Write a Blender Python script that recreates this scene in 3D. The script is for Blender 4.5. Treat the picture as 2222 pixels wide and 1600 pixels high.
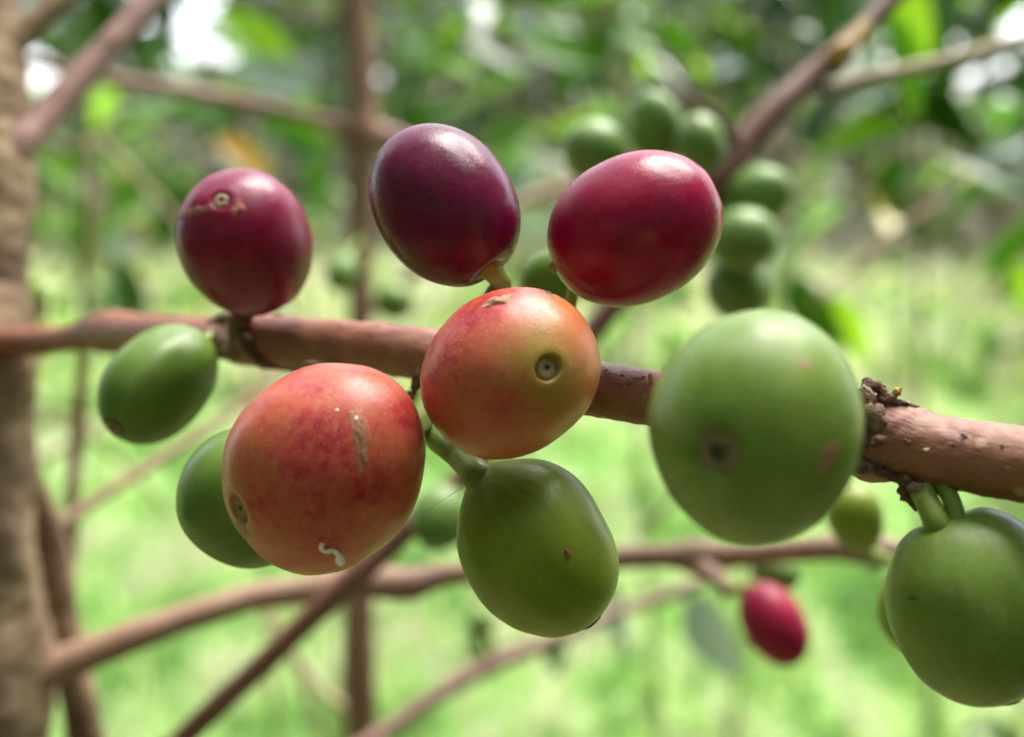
import bpy, math, random
import numpy as np
from mathutils import Vector, Matrix, noise
from mathutils.bvhtree import BVHTree

random.seed(7); rng = np.random.default_rng(7)
sc = bpy.context.scene
C = sc.collection
for o in list(bpy.data.objects): bpy.data.objects.remove(o)

# ------------------------------------------------------------------ camera
CAM = Vector((0, 0, 1.10)); PITCH = math.radians(8.3); LENS = 50.0
cd = bpy.data.cameras.new('camera'); cam = bpy.data.objects.new('camera', cd); C.objects.link(cam)
cam.location = CAM; cam.rotation_euler = (math.pi/2 - PITCH, 0, 0)
cd.lens = LENS; cd.sensor_width = 36; cd.clip_start = 0.002; cd.clip_end = 600
cd.dof.use_dof = True; cd.dof.focus_distance = 0.1065; cd.dof.aperture_fstop = 21.0
sc.camera = cam
R_ = Vector((1, 0, 0)); F_ = Vector((0, math.cos(PITCH), -math.sin(PITCH))); U_ = Vector((0, math.sin(PITCH), math.cos(PITCH)))
K = 36.0/LENS/2222.0                      # metres per photo pixel per metre of depth
def P(px, py, d):                         # a point seen at photo pixel (px,py), d metres ahead
    return CAM + F_*d + R_*((px-1111)*K*d) + U_*((800-py)*K*d)
def cv(x, y, z): return R_*x + U_*y - F_*z   # right, up, towards the viewer

# ------------------------------------------------------------------ sky, sun, exposure
SUN_DIR = Vector((0.30, 0.30, 0.90)).normalized()
w = bpy.data.worlds.new('World'); sc.world = w; w.use_nodes = True
nt = w.node_tree; nt.nodes.clear()
sky = nt.nodes.new('ShaderNodeTexSky'); sky.sky_type = 'NISHITA'; sky.sun_disc = False
sky.sun_elevation = math.asin(SUN_DIR.z); sky.sun_rotation = math.atan2(SUN_DIR.x, SUN_DIR.y)
sky.air_density = 1.0; sky.dust_density = 4.0; sky.ozone_density = 1.0; sky.altitude = 900
hs = nt.nodes.new('ShaderNodeHueSaturation'); hs.inputs['Saturation'].default_value = 0.38
bg = nt.nodes.new('ShaderNodeBackground'); bg.inputs['Strength'].default_value = 0.15
wo = nt.nodes.new('ShaderNodeOutputWorld')
nt.links.new(sky.outputs[0], hs.inputs['Color']); nt.links.new(hs.outputs[0], bg.inputs['Color']); nt.links.new(bg.outputs[0], wo.inputs['Surface'])
sl = bpy.data.lights.new('sun', 'SUN'); sl.energy = 2.6; sl.angle = math.radians(42); sl.color = (1.0, 0.96, 0.88)
so = bpy.data.objects.new('sun', sl); C.objects.link(so)
so.rotation_euler = SUN_DIR.to_track_quat('Z', 'Y').to_euler()
sc.view_settings.view_transform = 'Standard'; sc.view_settings.look = 'None'
sc.view_settings.exposure = 2.0; sc.view_settings.gamma = 1; sc.view_settings.use_curve_mapping = False
sc.render.engine = 'CYCLES'
sc.cycles.use_denoising = True; sc.cycles.max_bounces = 6; sc.cycles.transparent_max_bounces = 8
sc.cycles.diffuse_bounces = 3; sc.cycles.glossy_bounces = 2; sc.cycles.sample_clamp_indirect = 6.0
sc.cycles.use_adaptive_sampling = True; sc.cycles.adaptive_threshold = 0.012

# ------------------------------------------------------------------ helpers
WM = {}
def tag(o, label=None, cat=None, group=None, kind=None):
    if label: o['label'] = label
    if cat: o['category'] = cat
    if group: o['group'] = group
    if kind: o['kind'] = kind
    return o
def empty(name, M, label=None, cat=None, group=None):
    o = bpy.data.objects.new(name, None); C.objects.link(o); o.empty_display_size = 0.005
    o.matrix_basis = M; WM[o] = M.copy()
    return tag(o, label, cat, group)
def mesh_obj(name, verts, faces, mat, parent=None, smooth=True, uvs=None, local=False):
    Mi = None if (parent is None or local) else WM[parent].inverted()
    vs = [tuple(v) for v in verts] if Mi is None else [tuple(Mi @ Vector(v)) for v in verts]
    me = bpy.data.meshes.new(name); me.from_pydata(vs, [], faces)
    if uvs is not None:
        ul = me.uv_layers.new(name='UVMap')
        idx = np.empty(len(me.loops), dtype=np.int32); me.loops.foreach_get('vertex_index', idx)
        ul.data.foreach_set('uv', np.asarray(uvs, dtype=np.float32)[idx].ravel())
    me.materials.append(mat)
    if smooth: me.polygons.foreach_set('use_smooth', [True]*len(me.polygons))
    me.update()
    o = bpy.data.objects.new(name, me); C.objects.link(o)
    if parent is not None: o.parent = parent; WM[o] = WM[parent]
    else: WM[o] = Matrix()
    return o

class N:                                  # tiny node helper
    def __init__(s, name):
        s.m = bpy.data.materials.new(name); s.m.use_nodes = True; s.t = s.m.node_tree; s.t.nodes.clear()
        s.out = s.n('ShaderNodeOutputMaterial')
    def n(s, typ, **kw):
        x = s.t.nodes.new(typ)
        for k, v in kw.items(): setattr(x, k, v)
        return x
    def put(s, inp, v):
        if isinstance(v, bpy.types.NodeSocket): s.t.links.new(v, inp)
        elif v is not None:
            if isinstance(v, (tuple, list)) and len(v) == 3 and inp.type == 'RGBA': v = (*v, 1)
            inp.default_value = v
    def co(s, which='Object'): return s.n('ShaderNodeTexCoord').outputs[which]
    def vm(s, op, a, b=None):
        x = s.n('ShaderNodeVectorMath', operation=op); s.put(x.inputs[0], a)
        if b is not None:
            if op == 'SCALE': s.put(x.inputs['Scale'], b)
            else: s.put(x.inputs[1], b)
        return x.outputs['Value'] if op in ('DOT_PRODUCT', 'LENGTH', 'DISTANCE') else x.outputs['Vector']
    def ma(s, op, a, b=0.0, clamp=False):
        x = s.n('ShaderNodeMath', operation=op, use_clamp=clamp); s.put(x.inputs[0], a); s.put(x.inputs[1], b); return x.outputs[0]
    def noise(s, vec, scale, detail=3, rough=0.55, out='Fac'):
        x = s.n('ShaderNodeTexNoise'); s.put(x.inputs['Vector'], vec); s.put(x.inputs['Scale'], scale)
        x.inputs['Detail'].default_value = detail; x.inputs['Roughness'].default_value = rough; return x.outputs[out]
    def voro(s, vec, scale, out='Distance'):
        x = s.n('ShaderNodeTexVoronoi'); s.put(x.inputs['Vector'], vec); s.put(x.inputs['Scale'], scale); return x.outputs[out]
    def ramp(s, f, a, b, lo=0.0, hi=1.0):
        x = s.n('ShaderNodeMapRange', interpolation_type='SMOOTHSTEP'); s.put(x.inputs[0], f)
        for i, v in zip((1, 2, 3, 4), (a, b, lo, hi)): s.put(x.inputs[i], v)
        return x.outputs[0]
    def mix(s, f, a, b, blend='MIX'):
        x = s.n('ShaderNodeMix', data_type='RGBA', blend_type=blend)
        s.put(x.inputs[0], f); s.put(x.inputs[6], a); s.put(x.inputs[7], b); return x.outputs[2]
    def sep(s, v):
        x = s.n('ShaderNodeSeparateXYZ'); s.put(x.inputs[0], v); return x.outputs
    def comb(s, a, b, c):
        x = s.n('ShaderNodeCombineXYZ')
        for i, v in enumerate((a, b, c)): s.put(x.inputs[i], v)
        return x.outputs[0]
    def bump(s, h, strength, dist):
        x = s.n('ShaderNodeBump'); s.put(x.inputs['Height'], h); x.inputs['Strength'].default_value = strength
        x.inputs['Distance'].default_value = dist; return x.outputs[0]
    def bsdf(s, color, rough=0.5, spec=0.5, normal=None, sss=0.0, sss_r=(1, .4, .2), sss_scale=0.001, coat=0.0, coat_r=0.2, sheen=0):
        x = s.n('ShaderNodeBsdfPrincipled'); s.put(x.inputs['Base Color'], color); s.put(x.inputs['Roughness'], rough)
        s.put(x.inputs['Specular IOR Level'], spec)
        if normal is not None: s.put(x.inputs['Normal'], normal)
        if sss:
            s.put(x.inputs['Subsurface Weight'], sss); x.inputs['Subsurface Radius'].default_value = sss_r; x.inputs['Subsurface Scale'].default_value = sss_scale
        s.put(x.inputs['Coat Weight'], coat); s.put(x.inputs['Coat Roughness'], coat_r)
        return x.outputs[0]
    def done(s, sh): s.t.links.new(sh, s.out.inputs['Surface']); return s.m

# ------------------------------------------------------------------ materials
U = 1/0.0065                              # berry local metres -> about unit sphere
def mat_dark(name, base, deep, hi, rough=0.27, bloom=0.25):
    g = N(name); c = g.vm('SCALE', g.co(), U)
    n1 = g.noise(c, 1.3, 4); n2 = g.noise(c, 22, 3); n3 = g.noise(c, 5.5, 4)
    col = g.mix(g.ramp(n1, .35, .68), base, deep)
    col = g.mix(g.ramp(n3, .5, .8, 0, .55), col, hi)
    col = g.mix(g.ramp(n2, .45, .8, 0, .25), col, hi)
    dots = g.ramp(g.voro(c, 9.0), .035, .075, .55, 0)
    col = g.mix(dots, col, (.42, .19, .16))
    r = g.ma('ADD', g.ramp(g.noise(c, 2.6, 5), .35, .7, rough-.05, rough+.14), g.ramp(n2, .3, .8, 0, .06))
    h = g.ma('ADD', g.ma('MULTIPLY', g.noise(c, 48, 2), .5), g.ma('MULTIPLY', g.noise(c, 9, 3), .9))
    return g.done(g.bsdf(col, r, .25, g.bump(h, .26, .00012), .12, (1, .25, .2), .0008, .04, .12))
def mat_orange(name, blush, tip_w=.75, seed=0.0, tipc=((.27, .185, .028), (.36, .20, .050))):
    g = N(name); o = g.co(); c = g.vm('ADD', g.vm('SCALE', o, U), (seed, seed*.7, -seed))
    cc = g.vm('SCALE', o, U)
    z = g.sep(cc)[2]
    n1 = g.noise(c, 1.6, 5, .6); n2 = g.noise(c, 9, 5, .7); n3 = g.noise(c, 40, 2)
    d = g.vm('DOT_PRODUCT', g.vm('NORMALIZE', cc), tuple(Vector(blush).normalized()))
    f = g.ma('ADD', g.ma('MULTIPLY', d, .42), g.ma('ADD', g.ma('MULTIPLY', g.ma('SUBTRACT', n1, .5), 1.7), g.ma('MULTIPLY', g.ma('SUBTRACT', n2, .5), 1.25)))
    col = g.mix(g.ramp(f, -.42, .50), (.47, .165, .046), (.46, .075, .052))
    col = g.mix(g.ramp(f, .25, .75), col, (.32, .016, .026))
    tipf = g.ramp(g.ma('ADD', g.vm('DISTANCE', cc, (0, 0, 1.08)), g.ma('ADD', g.ma('MULTIPLY', g.ma('SUBTRACT', n1, .5), 1.0), g.ma('MULTIPLY', g.ma('SUBTRACT', n2, .5), .5))), .05, tip_w, 1, 0)
    col = g.mix(tipf, col, g.mix(g.ramp(n2, .3, .7), *tipc))
    gf = g.ramp(g.noise(c, 3.3, 5, .7), .56, .8, 0, .5); col = g.mix(gf, col, (.44, .20, .04))
    dn = g.ma('MULTIPLY', g.ramp(g.voro(c, 15), .06, .17, 1, 0), g.ramp(g.noise(c, 2.1, 2), .44, .58))
    col = g.mix(g.ma('MULTIPLY', dn, .6), col, (.62, .42, .26))
    dk = g.ma('MULTIPLY', g.ramp(g.voro(g.vm('ADD', c, (3.1, .2, .7)), 6), .02, .05, .6, 0), 1.0)
    col = g.mix(dk, col, (.16, .05, .02))
    r = g.ramp(g.noise(c, 3, 4), .3, .7, .30, .44)
    h = g.ma('ADD', g.ma('MULTIPLY', n3, .5), g.ma('ADD', g.ma('MULTIPLY', n2, .4), g.ma('MULTIPLY', dn, .5)))
    return g.done(g.bsdf(col, r, .28, g.bump(h, .42, .00012), .15, (1, .35, .15), .0009, .04, .2))
def mat_green(name, a=(.200, .270, .020), b=(.140, .205, .011), pale=(.28, .345, .066), rough=.36, seed=0.0):
    g = N(name); cc = g.vm('SCALE', g.co(), U); c = g.vm('ADD', cc, (seed, -seed, seed*.5))
    x, y, z = g.sep(cc)[0:3]
    rad = g.vm('NORMALIZE', g.comb(x, y, 0.0))
    sv = g.vm('ADD', g.vm('SCALE', rad, 2.3), g.comb(seed, 0.0, g.ma('MULTIPLY', z, .55)))
    s1 = g.noise(sv, 1.0, 3, .6); s2 = g.noise(sv, 5.0, 3, .6)
    n1 = g.noise(c, 1.5, 4); n3 = g.noise(c, 30, 3)
    col = g.mix(g.ramp(n1, .3, .7), a, b)
    col = g.mix(g.ramp(s1, .42, .72, 0, .45), col, pale)
    col = g.mix(g.ramp(s2, .48, .74, 0, .16), col, pale)
    col = g.mix(g.ramp(n3, .5, .75, 0, .28), col, (.05, .09, .012)); col = g.mix(g.ramp(g.noise(c, 6, 4, .7), .5, .75, 0, .35), col, pale)
    dk = g.ramp(g.voro(g.vm('ADD', c, (1.7, 4.2, .7)), 3.4), .014, .034, .8, 0)
    col = g.mix(dk, col, (.05, .06, .02))
    r = g.ramp(g.noise(c, 2.4, 4), .3, .7, rough-.05, rough+.12)
    h = g.ma('ADD', g.ma('MULTIPLY', g.noise(c, 42, 2), .5), g.ma('ADD', g.ma('MULTIPLY', s1, .5), g.ma('MULTIPLY', s2, .08)))
    return g.done(g.bsdf(col, r, .29, g.bump(h, .26, .00014), .18, (.6, 1, .2), .0010, .0, .2))
def mat_bark(name, a, b, pale, dark=(.035, .018, .012), scale=1.0, rough=.62, spec=.35, fleck=.35):
    g = N(name); uv = g.co('UV'); o = g.co()
    su = g.sep(uv); st = g.comb(g.ma('MULTIPLY', su[0], 6), g.ma('MULTIPLY', su[1], 30), 0.0)
    k = 1/0.004*scale
    n1 = g.noise(o, 60*scale*4, 4); n2 = g.noise(o, k*2.2, 4, .7); fine = g.noise(st, 2.2, 5, .65)
    n0 = g.noise(o, 30*scale*2, 3)
    col = g.mix(g.ramp(n0, .35, .65), a, b)
    col = g.mix(g.ramp(n1, .45, .75, 0, .5), col, pale)
    col = g.mix(g.ramp(fine, .52, .75, 0, .55), col, dark)
    col = g.mix(g.ramp(n2, .56, .76, 0, .75), col, dark)
    fl = g.ma('MULTIPLY', g.ramp(g.voro(o, k*.85), .05, .13, 1, 0), fleck)
    col = g.mix(fl, col, (.62, .45, .30))
    h = g.ma('ADD', g.ma('MULTIPLY', fine, .8), g.ma('ADD', n2, g.ma('MULTIPLY', fl, .6)))
    return g.done(g.bsdf(col, g.ramp(n1, .3, .7, rough-.08, rough+.12), spec, g.bump(h, .55, .00025/scale)))
def mat_plain(name, a, b, scale, rough=.6, bump=.5, dist=.0002, dark=None, spec=.4):
    g = N(name); o = g.co(); n1 = g.noise(o, scale, 4, .65); n2 = g.noise(o, scale*4, 3)
    col = g.mix(g.ramp(n1, .32, .68), a, b)
    if dark: col = g.mix(g.ramp(n2, .55, .72), col, dark)
    return g.done(g.bsdf(col, rough, spec, g.bump(g.ma('ADD', n1, n2), bump, dist)))
def mat_leaf(name, a, b, trans, rough=.30, tw=.45, spec=.5):
    g = N(name); o = g.co(); rnd = g.n('ShaderNodeObjectInfo').outputs['Random']
    su = g.sep(o); ay = g.ma('ABSOLUTE', su[1])
    vein = g.ma('SINE', g.ma('MULTIPLY', g.ma('SUBTRACT', su[0], g.ma('MULTIPLY', ay, .8)), 58))
    n1 = g.noise(o, 9, 2)
    col = g.mix(rnd, a, b); col = g.mix(g.ramp(n1, .4, .7, 0, .5), col, b)
    col = g.mix(g.ramp(ay, .004, .014, .7, 0), col, trans)
    col = g.mix(g.ramp(vein, .6, 1, 0, .25), col, trans)
    sh = g.bsdf(col, g.ma('ADD', g.ma('MULTIPLY', rnd, .14), rough-.05), spec)
    tr = g.n('ShaderNodeBsdfTranslucent'); g.put(tr.inputs['Color'], g.mix(g.ramp(n1, .3, .7, 0, .3), trans, a))
    mx = g.n('ShaderNodeMixShader'); mx.inputs[0].default_value = tw
    g.t.links.new(sh, mx.inputs[1]); g.t.links.new(tr.outputs[0], mx.inputs[2])
    return g.done(mx.outputs[0])

M = {}
M['maroon'] = mat_dark('maroon_skin', (.185, .005, .034), (.130, .004, .028), (.26, .010, .036), .28)
M['plum'] = mat_dark('plum_skin', (.115, .005, .034), (.080, .004, .028), (.165, .009, .040), .21)
M['crimson'] = mat_dark('crimson_skin', (0.252, 0.003, 0.033), (0.187, 0.003, 0.028), (0.339, 0.009, 0.035), .20)
M['far_red'] = mat_dark('far_red_skin', (.32, .006, .040), (.25, .005, .034), (.31, .011, .028), .40)
M['orange_mid'] = mat_orange('orange_skin', (-.35, .75, .1), .74)
M['orange_left'] = mat_orange('mottled_skin', (.3, .6, .1), .50, 3.7)
M['green'] = mat_green('green_skin')
M['green_b'] = mat_green('pale_green_skin', (0.169, 0.254, 0.039), (0.117, 0.195, 0.021), (0.260, 0.338, 0.098), .35, 2.3)
M['green_c'] = mat_green('deep_green_skin', (0.110, 0.193, 0.021), (0.076, 0.149, 0.014), (0.179, 0.248, 0.053), .34, 5.1)
M['green_d'] = mat_green('far_green_skin', (0.137, 0.240, 0.049), (0.098, 0.189, 0.034), (0.234, 0.325, 0.111), .36, 7.7)
M['stalk'] = mat_green('stalk_skin', (0.188, 0.263, 0.044), (0.125, 0.188, 0.027), (0.300, 0.338, 0.100), .42, 9.0)
M['stalk_y'] = mat_green('yellow_stalk_skin', (.24, .25, .035), (.17, .18, .022), (.32, .30, .08), .42, 4.0)
def mat_scar(name, a, b, pit, rim, p0=.0001, p1=.0003):
    g = N(name); o = g.co(); x, y, z = g.sep(o)[0:3]
    r = g.ma('ADD', g.vm('LENGTH', g.comb(x, y, 0.0)), g.ma('MULTIPLY', g.ma('SUBTRACT', g.noise(o, 2500, 3), .5), .0005))
    n1 = g.noise(o, 1500, 4, .7)
    col = g.mix(g.ramp(n1, .3, .7), a, b)
    col = g.mix(g.ramp(r, p0, p1, 1, 0), col, pit); col = g.mix(g.ramp(r, .00065, .00095, 0, .8), col, rim)
    return g.done(g.bsdf(col, .75, .3, g.bump(n1, .8, .0002)))
M['scar'] = mat_scar('calyx_scar_skin', (.22, .145, .085), (.34, .24, .155), (.03, .02, .012), (.20, .15, .05))
M['scar_dark'] = mat_scar('dark_calyx_scar_skin', (.19, .12, .065), (.30, .21, .12), (.03, .022, .012), (.17, .13, .05))
M['scar_big'] = mat_scar('big_calyx_scar_skin', (.21, .14, .085), (.30, .21, .13), (.030, .030, .015), (.26, .18, .10), .00035, .0008)
M['scab'] = mat_plain('tan_scab', (.38, .19, .10), (.52, .30, .17), 1500, .75, .8, .0002, (.22, .10, .045))
M['scab_brown'] = mat_plain('brown_scab', (.22, .105, .055), (.32, .16, .085), 1500, .8, .8, .0002, (.08, .035, .016))
M['halo'] = mat_plain('healed_skin', (.37, .095, .05), (.40, .14, .07), 700, .5, .5, .0001)
M['rust'] = mat_plain('rust_scab', (.30, .11, .065), (.21, .055, .045), 1200, .75, .6, .00015)
M['pink_spot'] = mat_plain('pink_spot', (.36, .17, .115), (.28, .14, .07), 600, .6, .4, .0001)
M['black'] = mat_plain('black_speck', (.012, .010, .008), (.03, .02, .015), 800)
M['white'] = mat_plain('chalky_white', (.86, .80, .76), (.95, .92, .88), 2000, .7, .6, .0001, (.78, .70, .66))
M['thread'] = mat_plain('silk', (.75, .72, .66), (.85, .82, .76), 500, .4)
M['bark'] = mat_bark('reddish_branch_bark', (.215, .068, .038), (.295, .102, .056), (.38, .175, .11), (.055, .020, .013), 1.0, .46, .5, .45)
M['bark_trunk'] = mat_plain('trunk_bark', (.135, .088, .055), (.34, .245, .155), 75, .9, .5, .001, (.20, .145, .09), .2)
M['bark_far'] = mat_bark('far_branch_bark', (.25, .140, .090), (.30, .170, .110), (.36, .22, .15), (.13, .068, .045), .5, .55, .4, .2)
M['bark_red'] = mat_bark('red_branch_bark', (.150, .060, .042), (.195, .082, .052), (.25, .12, .085), (.06, .024, .018), .5, .5, .4, .1)
M['bark_mauve'] = mat_bark('mauve_branch_bark', (0.234, 0.129, 0.105), (0.281, 0.156, 0.129), (0.328, 0.211, 0.179), (0.117, 0.062, 0.051), .5, .6, .35, .1)
M['bark_stem'] = mat_bark('stem_bark', (.20, .115, .066), (.26, .155, .09), (.33, .21, .13), (.11, .06, .037), .5, .6, .3, .2)
M['twig_olive'] = mat_bark('olive_twig_bark', (.24, .19, .09), (.30, .24, .12), (.34, .28, .16), (.12, .08, .04), .5, .6, .3, .1)
M['node_yellow'] = mat_plain('yellow_node', (.30, .17, .03), (.40, .24, .05), 300, .5)
M['scale'] = mat_plain('dark_bark_scale', (.095, .048, .032), (.21, .115, .078), 900, .8, .9, .0004, (.015, .010, .008))
M['scale_pale'] = mat_plain('pale_bark_scale', (.21, .13, .085), (.32, .21, .15), 900, .8, .9, .0003, (.07, .04, .025))
M['leaf_dark'] = mat_leaf('dark_leaf', (.010, .036, .006), (.020, .062, .009), (.07, .20, .006), .28, .22, .35)
M['leaf_mid'] = mat_leaf('mid_leaf', (.022, .078, .008), (.042, .120, .011), (.14, .38, .010), .30, .38, .3)
M['leaf_light'] = mat_leaf('light_leaf', (.075, .190, .012), (.12, .26, .018), (.32, .60, .02), .34, .55, .3)
M['leaf_yellow'] = mat_leaf('yellowing_leaf', (.28, .26, .02), (.40, .26, .02), (.55, .40, .02), .38, .5)
M['leaf_gloss'] = mat_leaf('glossy_leaf', (.025, .075, .025), (.040, .095, .030), (.09, .22, .02), .20, .22, .5)
M['leaf_sky_sheen'] = mat_leaf('pale_sky_sheen_leaf', (.20, .29, .22), (.26, .34, .28), (.30, .42, .24), .3, .2, .6)  # pale grey-green colour stands for sky reflected on glossy leaves
M['leaf_orange'] = mat_leaf('orange_leaf', (.40, .20, .02), (.45, .24, .02), (.60, .34, .02), .38, .5)

# ------------------------------------------------------------------ tubes
def catmull(pts, seg):
    out = []
    n = len(pts)
    for i in range(n-1):
        p0, p1, p2, p3 = pts[max(i-1, 0)], pts[i], pts[i+1], pts[min(i+2, n-1)]
        for k in range(seg):
            t = k/seg
            out.append(tuple(.5*((2*b)+(-a+c)*t+(2*a-5*b+4*c-d)*t*t+(-a+3*b-3*c+d)*t**3) for a, b, c, d in zip(p0, p1, p2, p3)))
    out.append(tuple(pts[-1])); return out
def tube(points, sides=14, seg=8, lump=0.05, lfreq=400, cap=True, seed=0.0, fine=0.0, ffreq=1500):
    """points: (Vector, radius). Returns verts, faces, uvs."""
    q = catmull([(p.x, p.y, p.z, r) for p, r in points], seg)
    V, Fc, UV = [], [], []
    up = Vector((.13, .2, 1)).normalized(); s = 0; last = None
    for i, (x, y, z, r) in enumerate(q):
        p = Vector((x, y, z)); a = Vector(q[max(i-1, 0)][:3]); b = Vector(q[min(i+1, len(q)-1)][:3])
        t = (b-a).normalized()
        if last is not None: s += (p-last).length
        last = p
        e1 = (up - t*up.dot(t))
        if e1.length < 1e-3: e1 = Vector((1, 0, 0)) - t*t.x
        e1.normalize(); e2 = t.cross(e1); up = e1
        for k in range(sides):
            ang = 2*math.pi*k/sides; dv = e1*math.cos(ang)+e2*math.sin(ang)
            sp = p + dv*r
            f = 1 + lump*noise.noise(sp*lfreq + Vector((seed, 0, 0)))*2
            if fine: f += fine*noise.noise(sp*ffreq + Vector((0, seed, 3)))
            V.append(p + dv*r*f); UV.append((s*60, k/sides))
    n = len(q)
    for i in range(n-1):
        for k in range(sides):
            k2 = (k+1) % sides
            Fc.append((i*sides+k, i*sides+k2, (i+1)*sides+k2, (i+1)*sides+k))
    if cap:
        Fc.append(tuple(range(sides-1, -1, -1))); Fc.append(tuple((n-1)*sides+k for k in range(sides)))
    return V, Fc, UV
def branch(name, parent, pts, mat, sides=14, seg=8, lump=.05, tail=None, ds=1.0, **kw):
    """pts: (px, py, depth_m, width_px); tail: extra (world Vector, radius)."""
    L = [(P(a, b, d*ds), wd*K*d*ds/2) for a, b, d, wd in pts]
    if tail:
        p0, r0 = L[-1]
        for p1, r1 in tail:
            L += [(p0.lerp(p1, f), r0+(r1-r0)*f) for f in (.02, .06, .15, .35, .65, 1)]; p0, r0 = p1, r1
    V, Fc, UV = tube(L, sides, seg, lump, **kw)
    return mesh_obj(name, V, Fc, M[mat] if isinstance(mat, str) else mat, parent, uvs=UV)

# ------------------------------------------------------------------ berries
def spow(v, e): return math.copysign(abs(v)**e, v)
def berry_mesh(a, b, c, pw=1.0, taper=0.0, stem=0.25, rc=0.0011, dc=0.0007, nth=44, nph=56, lump=.012, seed=0.0, mods=(), ridge=0.0, sink=.16):
    """local Z points to the calyx tip; a = half length, b/c = half widths."""
    th = []
    tc = rc/((b+c)/2)
    ins = [0, .35, .62, .80, .92, 1.02, 1.15, 1.35, 1.7] if rc > 0 else [0, .5, 1, 1.7]
    th += [t*tc for t in ins]
    t0 = th[-1]; rest = nth
    th += [t0 + (math.pi-t0)*(k+1)/rest for k in range(rest)]
    V, Fc = [], []
    for i, t in enumerate(th):
        if t >= math.pi-1e-6 or t == 0:
            zz = a*(1 if t == 0 else -1)
            if t == 0: zz -= dc if rc > 0 else 0
            else: zz += a*sink
            V.append(Vector((0, 0, zz))); continue
        for k in range(nph):
            ph = 2*math.pi*k/nph
            s_, c_ = math.sin(t), math.cos(t)
            rr = spow(s_, pw); z = a*spow(c_, pw)
            x = b*rr*spow(math.cos(ph), pw**.5); y = c*rr*spow(math.sin(ph), pw**.5)
            f = 1 + taper*z/a; x *= f; y *= f
            st = max(0.0, 1-(math.pi-t)/(.42 if sink >= 0 else .62))                    # dimple round the stalk
            if sink: z += a*sink*st*st*(3-2*st)
            if ridge:
                gl = math.exp(-(math.cos(ph)/.16)**2)*s_*ridge; x *= 1-gl; y *= 1-gl
            p = Vector((x, y, z))
            p *= 1 + lump*2.6*noise.noise(p*120 + Vector((seed, 2*seed, 0))) + lump*1.2*noise.noise(p*260 + Vector((seed, 0, seed))) + lump*.5*noise.noise(p*520 + Vector((0, seed, 5)))
            if mods:
                ph_ = p.normalized()
                p *= 1 + sum(am*max(0.0, ph_.dot(dv))**pwv for dv, am, pwv in mods)
            if rc > 0:
                u = t/tc
                if u < 1.0: p.z -= dc*(1 - max(0, (u-.72)/.28)**2)
                elif u < 1.9: p.z += .00005*math.sin(math.pi*(u-1)/.9)
            V.append(p)
    # faces
    def idx(i, k): return 0 if i == 0 else 1+(i-1)*nph+(k % nph)
    n = len(th)
    for k in range(nph): Fc.append((0, idx(1, k), idx(1, k+1)))
    for i in range(1, n-2):
        for k in range(nph): Fc.append((idx(i, k), idx(i+1, k), idx(i+1, k+1), idx(i, k+1)))
    lastv = 1+(n-2)*nph
    for k in range(nph): Fc.append((idx(n-2, k), lastv, idx(n-2, k+1)))
    return V, Fc
def frame(center, tip, roll=0.0):
    z = cv(*tip).normalized(); x = R_ - z*R_.dot(z)
    if x.length < .15: x = U_ - z*U_.dot(z)
    x.normalize(); y = z.cross(x)
    m = Matrix((x, y, z)).transposed().to_4x4(); m.translation = center
    return m @ Matrix.Rotation(roll, 4, 'Z')
BV = {}
def cherry(label, px, py, d, tip, abc, mat, cat='coffee cherry', group=None, scar='scar', stalk=None, stalk_mat='stalk', roll=0.0, hi=True, **kw):
    Mx = frame(P(px, py, d), tip, roll)
    o = empty('coffee_cherry', Mx, label, cat, group)
    a, b, c = (v*.001 for v in abc)
    if not hi: kw.setdefault('rc', .0009); kw.setdefault('dc', .0004); kw.setdefault('nth', 18); kw.setdefault('nph', 24)
    if 'mods' in kw:
        R3 = Mx.to_3x3().inverted(); kw['mods'] = [((R3 @ cv(*dv)).normalized(), am, pv) for dv, am, pv in kw['mods']]
    V, Fc = berry_mesh(a, b, c, **kw)
    mesh_obj('flesh', V, Fc, M[mat], o, local=True)
    BV[o] = (BVHTree.FromPolygons(V, Fc), Mx)
    rc = kw.get('rc', .0011); dc = kw.get('dc', .0007)
    if rc > 0:
        # scar: dished disc with a raised ring and a pit at the middle
        SV, SF = [], []; prof = [(0, -.00022), (.10, -.00022), (.17, .00002), (.42, .00006), (.74, 0.0), (.86, -.00005)] ; ns = 22 if hi else 12
        zt = a - dc + .00016
        for j, (ru, hz) in enumerate(prof):
            for k in range(ns):
                an = 2*math.pi*k/ns; jt = 1+.10*noise.noise(Vector((math.cos(an)*2, math.sin(an)*2, j+px*.01)))
                rx = rc*ru*jt
                SV.append(Vector((rx*math.cos(an), rx*math.sin(an), zt + hz*rc/.0011 + .00008*noise.noise(Vector((rx*math.cos(an)*4000, rx*math.sin(an)*4000, px))))))
        for j in range(len(prof)-1):
            for k in range(ns): SF.append((j*ns+k, (j+1)*ns+k, (j+1)*ns+(k+1) % ns, j*ns+(k+1) % ns))
        SF.append(tuple(range(ns)))
        mesh_obj('calyx_scar', SV, SF, M[scar], o, local=True)
    if stalk:                              # list of (px,py,d,width_px) from the berry outwards; starts in the stem dimple
        zs = -a*(1-kw.get('sink', .16))
        r0 = stalk[0][3]*K*stalk[0][2]/2
        L = [(Mx @ Vector((0, 0, zs+.0024)), r0*1.9), (Mx @ Vector((0, 0, zs+.0011)), r0*1.42), (Mx @ Vector((0, 0, zs+.0001)), r0*1.12)] + [(P(q[0], q[1], q[2]), q[3]*K*q[2]/2) for q in stalk]
        V, Fc, UV = tube(L, 16 if hi else 10, 6, .05, seed=px)
        mesh_obj('stalk', V, Fc, M[stalk_mat], o, uvs=UV)
    return o
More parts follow.
